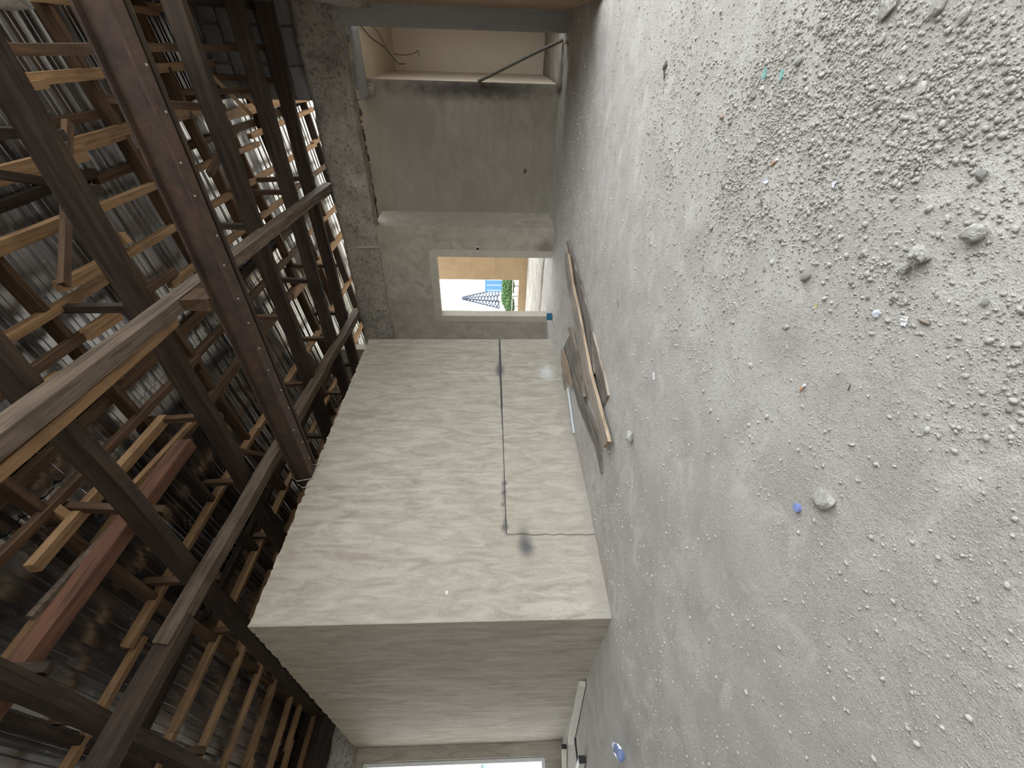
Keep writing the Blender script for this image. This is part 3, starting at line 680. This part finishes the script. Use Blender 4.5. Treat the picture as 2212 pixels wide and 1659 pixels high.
# ------------------------------------------------------------------ stones
def rock_mesh(name, sub, amp, seed, freq=1.3, facet=0):
    bm = bmesh.new(); bmesh.ops.create_icosphere(bm, subdivisions=sub, radius=1.0)
    rr = random.Random(seed); planes = [(Vector((rr.gauss(0, 1), rr.gauss(0, 1), rr.gauss(0, 1))).normalized(), rr.uniform(.62, .9)) for _ in range(facet)]
    for v in bm.verts:
        n_ = v.co.normalized(); r_ = 1+amp*(noise.noise(n_*freq+Vector((seed*3.1, 0, 0)))+.5*noise.noise(n_*freq*3+Vector((0, seed, 0)))+.28*noise.noise(n_*freq*8))
        v.co = n_*r_
        for pn, pd in planes:
            e = v.co.dot(pn)-pd
            if e > 0: v.co -= pn*e
    return bm_mesh(name, bm, False)
def put_rock(px, py, size0, mat, label, cat='stone', sub=4, amp=.28, flat_=(1, 1, .7), rz=None, facet=9, group=None, name='stone', seed=None):
    size = size0*.8; seed = seed or int(px+py*3); me = rock_mesh(name, sub, amp, seed, facet=facet); me.materials.append(MAT[mat])
    p = on_z(px, py, 0); s = (size*flat_[0]/2, size*flat_[1]/2, size*flat_[2]/2)
    zs = min(v.co.z for v in me.vertices)
    p.z = fz(p.x, p.y)-zs*s[2]-.004
    me.transform(Matrix.Diagonal((*s, 1))); me.transform(Matrix.Translation((0, 0, zs*s[2])) @ Matrix.Identity(4)) if False else None
    o = new_obj(name, me, None, None, Matrix.Translation(p) @ Matrix.Rotation(rz if rz is not None else random.uniform(0, 6), 4, 'Z'))
    ROCKS.append((p.x, p.y, (size*.62)**2)); tag(o, label, cat, group); return o
ROCKS = []
put_rock(1785, 1077, .092, 'lump', 'lump of pale crumbling mortar lying beside the blue bottle cap', flat_=(1, .85, .5), amp=.22, facet=5)
put_rock(1368, 942, .10, 'lump', 'pale rough mortar lump on the open floor near the plank pile', flat_=(1, .9, .75), amp=.3, facet=4)
put_rock(2115, 505, .058, 'lump', 'angular pale stone, largest near the double mortar lump', flat_=(1, .85, .7), amp=.18)
put_rock(1997, 553, .058, 'lump', 'knobbly grey mortar lump touching a smaller one', flat_=(1, .85, .7), amp=.45, facet=2)
put_rock(1962, 580, .036, 'lump', 'smaller knobbly mortar lump touching a bigger one', flat_=(1, .8, .7), amp=.4, facet=2)
put_rock(1622, 511, .036, 'stone', 'flat pale stone chip lying alone on the floor', flat_=(1.1, .7, .3), amp=.1, rz=.3)
put_rock(1926, 12, .075, 'stone', 'wide flat slab of broken concrete half buried in the gravel', flat_=(1, .9, .4), amp=.2)
put_rock(2036, 14, .05, 'lump', 'square pale stone beside the broken concrete slab', flat_=(1, .8, .6), amp=.1)
put_rock(1563, 252, .035, 'pinkstone', 'reddish brown stone at the edge of the gravel', flat_=(1, .8, .7), amp=.2)
put_rock(1776, 163, .034, 'stone', 'upright tan pebble beside the aqua glass shards', flat_=(1, .6, .6), amp=.15)
put_rock(1650, 192, .034, 'stone', 'pale chunk below the aqua glass shards', flat_=(1, .8, .6), amp=.2)
put_rock(1575, 222, .022, 'stone', 'dark olive pebble above the reddish stone', flat_=(1, .7, .6), amp=.2)
put_rock(1948, 172, .034, 'stone', 'flat grey chip on top of the densest gravel', flat_=(1, .7, .3), amp=.1)
put_rock(1998, 190, .04, 'stone', 'broad pale chip in the gravel next to a bare patch', flat_=(1, .8, .35), amp=.12)
put_rock(1910, 85, .032, 'stone', 'rounded grey pebble in front of the broken concrete slab', flat_=(1.2, .7, .6), amp=.15)
put_rock(2090, 35, .034, 'stone', 'oval brown-grey pebble behind the square pale stone', flat_=(1.3, .7, .6), amp=.15)
put_rock(1952, 1020, .018, 'stone', 'flat greyish chip beyond the big mortar lump', flat_=(1, .8, .25), amp=.1)
put_rock(2008, 900, .018, 'stone', 'round brown pebble alone on the brownish dust', amp=.15)
put_rock(1592, 933, .018, 'lump', 'small whitish pebble alone on the open floor', amp=.2)

# individual pebbles of the gravel patch
cen = [((1720, 240), .30, 1.0), ((1830, 180), .26, 1.2), ((1960, 110), .22, 1.2), ((1900, 250), .22, .8), ((1630, 330), .30, .5), ((1800, 390), .22, .6), ((2050, 60), .2, .8), ((2120, 180), .2, .5), ((1960, 580), .12, .5), ((2100, 560), .16, .35), ((2150, 840), .15, .35), ((1460, 700), .18, .25), ((1480, 180), .40, .22), ((1450, 330), .40, .18), ((1540, 560), .35, .12)]
CW = [(on_z(*c, 0), r, a) for c, r, a in cen]
def dens(x, y):
    d = 0
    for c, r, a in CW: d += a*math.exp(-((x-c.x)**2+(y-c.y)**2)/(r*r))
    return min(1.4, d)*(.25+1.3*max(0, noise.noise((x*4.5, y*4.5, 1))+.25))
peb = []
for i in range(8):
    me = rock_mesh('pebble', 2, .2, 200+i, facet=7); me.materials.append(MAT['stone']); peb.append(me)
cnt = 0; spots = []
while cnt < 285:
    x, y = random.uniform(-1.6, .25), random.uniform(.55, 3.4)
    if random.random() > dens(x, y): continue
    if any((x-a)**2+(y-b)**2 < .0006 for a, b in spots): continue
    spots.append((x, y)); s = min(.016, random.lognormvariate(math.log(.0055), .42)); me = random.choice(peb)
    mw = Matrix.Translation((x, y, fz(x, y)+s*.42)) @ Euler((random.uniform(-.3, .3), random.uniform(-.3, .3), random.uniform(0, 6))).to_matrix().to_4x4() @ Matrix.Diagonal((s*random.uniform(.8, 1.3), s*random.uniform(.7, 1), s*random.uniform(.5, .75), 1))
    o = new_obj('pebble', me, None, None, mw); tag(o, 'small grey pebble lying in the loose gravel patch', 'pebble', 'pebbles of the gravel patch'); cnt += 1
# the uncountable grit
def icosa():
    bm = bmesh.new(); bmesh.ops.create_icosphere(bm, subdivisions=1, radius=1.0); bm.verts.ensure_lookup_table()
    v = np.array([q.co[:] for q in bm.verts]); f = np.array([[q.index for q in fc.verts] for fc in bm.faces]); bm.free(); return v, f
IV, IF = icosa()
def grit(name, pts, sizes, mat, label):
    n = len(pts); base = IV[None]*(1+rng.normal(0, .14, (n, len(IV), 1)))
    a = rng.uniform(0, 2*math.pi, n); ca, sa = np.cos(a), np.sin(a)
    sc = sizes[:, None]*np.stack([rng.uniform(.8, 1.35, n), rng.uniform(.65, 1, n), rng.uniform(.5, .8, n)], 1)
    b = base*sc[:, None, :]; X = b[..., 0]*ca[:, None]-b[..., 1]*sa[:, None]; Y = b[..., 0]*sa[:, None]+b[..., 1]*ca[:, None]
    V = np.stack([X, Y, b[..., 2]], 2)+pts[:, None, :]+np.array([0, 0, 1])[None, None]*(sizes*.28)[:, None, None]
    F = (IF[None]+(np.arange(n)*len(IV))[:, None, None]).reshape(-1, 3); V = V.reshape(-1, 3)
    me = bpy.data.meshes.new(name); me.vertices.add(len(V)); me.vertices.foreach_set('co', V.ravel())
    me.loops.add(len(F)*3); me.loops.foreach_set('vertex_index', F.ravel()); me.polygons.add(len(F))
    me.polygons.foreach_set('loop_start', np.arange(0, len(F)*3, 3)); me.polygons.foreach_set('loop_total', np.full(len(F), 3)); me.update(); me.validate()
    o = new_obj(name, me, MAT[mat]); tag(o, label, 'gravel', kind='stuff'); return o
P = []; S = []
while len(P) < 14000:
    x, y = random.uniform(-2.2, .28), random.uniform(.3, 4.2)
    if any((x-a_)**2+(y-b_)**2 < r2_ for a_, b_, r2_ in ROCKS): continue
    if random.random() < dens(x, y)*.9: P.append((x, y, fz(x, y))); S.append(min(.009, random.lognormvariate(math.log(.0030), .45)))
grit('gravel', np.array(P), np.array(S), 'stone', 'loose grey gravel heaped over the floor near the brown side wall')
P = []; S = []
while len(P) < 24000:
    r_ = random.random()
    if r_ < .5: x, y = random.uniform(-1.7, .28), random.uniform(.1, 2.2); s = random.lognormvariate(math.log(.0018), .35)
    else: x, y = random.uniform(-4.0, .28), random.uniform(.2, 6.8); s = random.lognormvariate(math.log(.0032), .5)
    if any((x-a_)**2+(y-b_)**2 < r2_ for a_, b_, r2_ in ROCKS): continue
    if x < XB+.03 or (-3.7 < x < -1.9 and 2 < y < 6.3 and under_plank(x, y)): continue
    if noise.noise((x*2.2, y*2.2, 6)) < -.15 and random.random() < .6: continue
    P.append((x, y, fz(x, y))); S.append(min(.009, s))
grit('grit', np.array(P), np.array(S), 'stone', 'fine pale grit scattered thinly over the whole floor')

# ------------------------------------------------------------------ litter
def cap(px, py, r, h, mat, label, tilt=0.0):
    p = on_z(px, py, 0); p.z = fz(p.x, p.y)
    root = empty('bottle_cap', tuple(p)); tag(root, label, 'bottle cap')
    bm = bmesh.new(); bmesh.ops.create_cone(bm, cap_ends=True, segments=28, radius1=r, radius2=r*.94, depth=h)
    for v in bm.verts:
        v.co.z += h/2
    new_obj('top', bm_mesh('top', bm), MAT[mat], root, Matrix.Translation(p) @ Matrix.Rotation(tilt, 4, 'X'))
    bm = bmesh.new()
    for i in range(28):
        a = 2*math.pi*i/28; b2 = bmesh.ops.create_cube(bm, size=1)['verts']
        bmesh.ops.transform(bm, matrix=Matrix.Rotation(a, 4, 'Z') @ Matrix.Translation((r*.985, 0, h*.45)) @ Matrix.Diagonal((.0022, .0014, h*.8, 1)), verts=b2)
    new_obj('grip_ribs', bm_mesh('grip_ribs', bm), MAT[mat], root, Matrix.Translation(p) @ Matrix.Rotation(tilt, 4, 'X'))
cap(1724, 1097, .0135, .012, 'blue', 'blue plastic bottle cap on the floor beside a mortar lump')
cap(1895, 676, .008, .012, 'clear_white', 'tiny milky plastic cap on the gritty floor', .9)
def scrap(name, px, py, L, W, mat, label, cat, hgt=.008, rz=0.0, seed=1):
    p = on_z(px, py, 0); p.z = fz(p.x, p.y)+.001; rr = random.Random(seed); n = 5; v = []; f = []
    for i in range(n+1):
        for j in range(3): v.append(((i/n-.5)*L+rr.uniform(-.1, .1)*L/n, (j/2-.5)*W*(1+rr.uniform(-.2, .2)), abs(rr.gauss(0, 1))*hgt*.6))
    for i in range(n):
        for j in range(2): f.append((i*3+j, (i+1)*3+j, (i+1)*3+j+1, i*3+j+1))
    o = new_obj(name, pyd(name, v, f), MAT[mat], None, Matrix.Translation(p) @ Matrix.Rotation(rz, 4, 'Z')); md = o.modifiers.new('thickness', 'SOLIDIFY'); md.thickness = .0012
    tag(o, label, cat); return o
scrap('paper_scrap', 1957, 694, .022, .015, 'paper', 'crumpled white paper scrap next to a small twig', 'paper scrap', .006, .4, 3)
scrap('plastic_scrap', 1658, 392, .022, .013, 'clear_white', 'whitish plastic scrap at the edge of the gravel', 'plastic scrap', .006, .9, 5)
scrap('plastic_scrap', 1806, 400, .018, .012, 'clear_white', 'pale bluish scrap among the gravel stones', 'plastic scrap', .006, .2, 6)
scrap('yellow_scrap', 1763, 660, .012, .005, 'yellow', 'tiny yellow scrap on the floor', 'plastic scrap', .003, .2, 8)
scrap('plastic_wrapper', 1197, 698, .12, .05, 'paper', 'white wrapper on the floor by the doorway', 'wrapper', .02, .9, 12)
scrap('paper_scrap', 1411, 812, .05, .03, 'paper', 'white paint flake stuck to the floor near the planks', 'paint flake', .002, .9, 14)
p = on_z(1193, 684, 0); o = box_obj('teal_packet', (-.06, .06, -.025, .025, 0, .10), MAT['teal'], None, .012); o.location = p; o.rotation_euler = (.1, 0, .5); tag(o, 'dark teal packet standing on the floor by the doorway', 'packet')
def shard(px, py, L, W, mat, label, rz, seed):
    p = on_z(px, py, 0); p.z = fz(p.x, p.y)+.008; rr = random.Random(seed); n = 6
    loop = [(L/2*math.cos(a)*(1+rr.uniform(-.3, .2)), W/2*math.sin(a)*(1+rr.uniform(-.3, .3))) for a in np.linspace(0, 2*math.pi, n+1)[:-1]]
    bm = bmesh.new(); vs = [bm.verts.new((x, y, 0)) for x, y in loop]; bm.faces.new(vs); g = bmesh.ops.extrude_face_region(bm, geom=bm.faces[:]); [setattr(v.co, 'z', .004) for v in g['geom'] if isinstance(v, bmesh.types.BMVert)]
    o = new_obj('glass_shard', bm_mesh('glass_shard', bm), MAT[mat], None, Matrix.Translation(p) @ Matrix.Rotation(rz, 4, 'Z') @ Matrix.Rotation(.35, 4, 'X')); tag(o, label, 'glass shard')
shard(1657, 158, .036, .016, 'aqua', 'clear aqua glass shard split in two on the gravel edge', .2, 2)
shard(1693, 160, .034, .016, 'aqua', 'greener aqua glass shard among the gravel stones', .3, 4)
def stick(name, a, b, r, mat, label, cat, r2=None):
    p, q = on_z(*a, 0), on_z(*b, 0); p.z = fz(p.x, p.y)+r; q.z = fz(q.x, q.y)+r
    o = new_obj(name, tube_mesh(name, [p.lerp(q, t) for t in np.linspace(0, 1, 5)], r, 7, radii=[r, r*1.1, r, r*.9, r*.7]), MAT[mat]); rebase(o); tag(o, label, cat); return o
stick('twig', (1989, 689), (2013, 700), .0035, 'plank_grey', 'short thick twig on the brownish dust', 'twig')
stick('twig', (1834, 843), (1839, 830), .0012, 'wood_dark', 'thin dark bent twig on the open floor', 'twig')
stick('twig', (1647, 431), (1648, 450), .003, 'plank_dark', 'dark splinter lying below the whitish plastic scrap', 'twig')
stick('twig', (1335, 645), (1336, 665), .006, 'plank_grey', 'small stick on the floor beside the plank pile', 'twig')
def butt(a, b, label):
    p, q = on_z(*a, 0), on_z(*b, 0); p.z = fz(p.x, p.y)+.0045; q.z = fz(q.x, q.y)+.0045
    root = empty('cigarette_butt', tuple(p)); tag(root, label, 'cigarette butt'); m_ = p.lerp(q, .7)
    new_obj('filter', tube_mesh('filter', [p, m_], .004, 10), MAT['butt'], root); new_obj('paper_end', tube_mesh('paper_end', [m_, q], .004, 10), MAT['paper'], root)
butt((1727, 843), (1738, 831), 'cigarette butt lying on the open dusty floor')
butt((1670, 356), (1682, 344), 'orange cigarette butt at the lower rim of the gravel')
# rusty hinge
p = on_z(1437, 155, 0); p.z = fz(p.x, p.y)
root = empty('metal_bracket', tuple(p)); tag(root, 'bent dark metal bracket lying on the floor near the brown wall', 'bracket')
for nm, b in (('plate', (-.035, .035, -.010, .010, 0, .006)), ('tab', (.015, .035, -.04, .010, .006, .012))): box_obj(nm, b, MAT['pole'], root).matrix_basis = Matrix.Translation(p) @ Matrix.Rotation(.6, 4, 'Z')
for ob in root.children: ob.matrix_parent_inverse = Matrix.Translation(-p)
# crushed plastic bottle
p = on_z(1356, 1634, 0); p.z = 0.01
root = empty('plastic_bottle', tuple(p)); tag(root, 'crushed clear blue plastic bottle on the floor near the street opening', 'bottle')
prf = [(0, .001), (.0, .030), (.008, .034), (.03, .033), (.05, .027), (.07, .034), (.10, .032), (.125, .024), (.145, .013), (.165, .012)]
bm = bmesh.new(); rings = []
for x, r_ in prf:
    rings.append([bm.verts.new((x, r_*math.cos(a)*(1+.25*noise.noise((x*30, a*2, 1))), .034+.8*r_*math.sin(a)*(1+.35*noise.noise((x*30, a*2, 4))))) for a in np.linspace(0, 2*math.pi, 15)[:-1]])
for i in range(len(rings)-1):
    for j in range(14): bm.faces.new((rings[i][j], rings[i][(j+1) % 14], rings[i+1][(j+1) % 14], rings[i+1][j]))
bm.faces.new(rings[0]); bm.faces.new(rings[-1])
mwb = Matrix.Translation(p) @ Matrix.Rotation(R(150), 4, 'Z') @ Matrix.Scale(1.15, 4)
new_obj('bottle_body', bm_mesh('bottle_body', bm, True), MAT['bottle'], root, mwb)
bm = bmesh.new(); bmesh.ops.create_cone(bm, cap_ends=True, segments=16, radius1=.015, radius2=.015, depth=.016); bm.transform(Matrix.Translation((.17, 0, .034)) @ Matrix.Rotation(math.pi/2, 4, 'Y'))
new_obj('neck_ring', bm_mesh('neck_ring', bm), MAT['clear_white'], root, mwb)

# ------------------------------------------------------------------ beyond the yard wall
def tree(loc, h, r_, label):
    root = empty('bush', loc); tag(root, label, 'bush'); L = Vector(loc)
    new_obj('trunk', tube_mesh('trunk', [L, L+Vector((.1*h*.2, 0, h*.4)), L+Vector((0, 0, h*.75))], .1, 7, radii=[h*.03, h*.022, h*.01]), MAT['bark'], root)
    n_ = 1500; pts = rng.normal(0, 1, (n_, 3)); pts /= np.linalg.norm(pts, axis=1)[:, None]; pts *= (rng.uniform(.3, 1, (n_, 1))**.5)*np.array([r_, r_, h*.36])
    pts += np.array(loc)+np.array([0, 0, h*.66]); v = []; f = []
    for q_ in pts:
        a = rng.normal(0, 1, 3); a /= np.linalg.norm(a); b = np.cross(a, rng.normal(0, 1, 3)); b /= np.linalg.norm(b); s_ = r_*.09
        i0 = len(v); v += [q_-a*s_, q_+b*s_*.5, q_+a*s_, q_-b*s_*.5]; f.append((i0, i0+1, i0+2, i0+3))
    new_obj('foliage', pyd('foliage', v, f), MAT['leaf'], root)
for px_, Y, h_, r_, lab in ((618, 15.5, .72, .55, 'rounded green bush beyond the yard wall next to the blue shed'), (640, 17, .70, .6, 'low green bush at the foot of the lattice mast'), (662, 15.8, .55, .5, 'lowest green bush beyond the yard wall')):
    q = on_y(1090, px_, Y); tree((q.x, Y, -.03), h_, r_, lab)
def tower():
    loc = on_y(1085, 645, 70); loc.z = -.03; root = empty('lattice_tower', tuple(loc)); tag(root, 'tall steel lattice mast far behind the yard wall', 'mast')
    H, b0, b1 = 6.9, 2.6, .25
    def corner(i, t_): s_ = b0+(b1-b0)*t_; return loc+Vector(((-1, 1, 1, -1)[i]*s_/2, (-1, -1, 1, 1)[i]*s_/2, H*t_))
    for i in range(4): new_obj('mast_leg', tube_mesh('mast_leg', [corner(i, 0), corner(i, 1)], .13, 5), MAT['tower'], root)
    N = 12
    for j in range(N):
        for i in range(4):
            k_ = (i+1) % 4
            new_obj('lattice_bar', tube_mesh('lattice_bar', [corner(i, j/N), corner(k_, (j+1)/N)], .10, 4), MAT['tower'], root)
tower()
q = on_y(1065, 622, 32)
bh = empty('blue_shed', (q.x, q.y, -.03)); tag(bh, 'blue sheet-metal building behind the yard wall', 'shed')
box_obj('shed_body', (q.x-.25, q.x+1.8, 31.8, 34.4, -.03, 1.75), MAT['bluepaint'], bh)
for i in range(4): box_obj('panel_seam', (q.x-.1+i*.45, q.x-.07+i*.45, 31.77, 31.82, -.03, 1.6), MAT['frame_white'], bh)
# across the street
for i, (y0, y1, z1, mt, lab) in enumerate(((-14, -3, 2.2, 'palewall', 'pale low building across the street'), (-2.6, 0.5, 1.9, 'redpaint', 'pinkish red shop front across the street'), (.9, 4.5, 1.6, 'tealpaint', 'pale teal low building across the street'), (5, 14, 2.4, 'palewall', 'whitish building across the street beside the teal one'))):
    bd = empty('street_building', (-26, (y0+y1)/2, -.03)); tag(bd, lab, 'building')
    box_obj('building_body', (-29, -26, y0, y1, -.03, z1), MAT[mt], bd); box_obj('roof_edge', (-29.2, -25.7, y0-.1, y1+.1, z1, z1+.15), MAT['palewall'], bd)
    for j in range(int((y1-y0)/1.6)): box_obj('window', (-25.99, -25.95, y0+.5+j*1.6, y0+1.3+j*1.6, .8, 1.4), MAT['black'], bd)
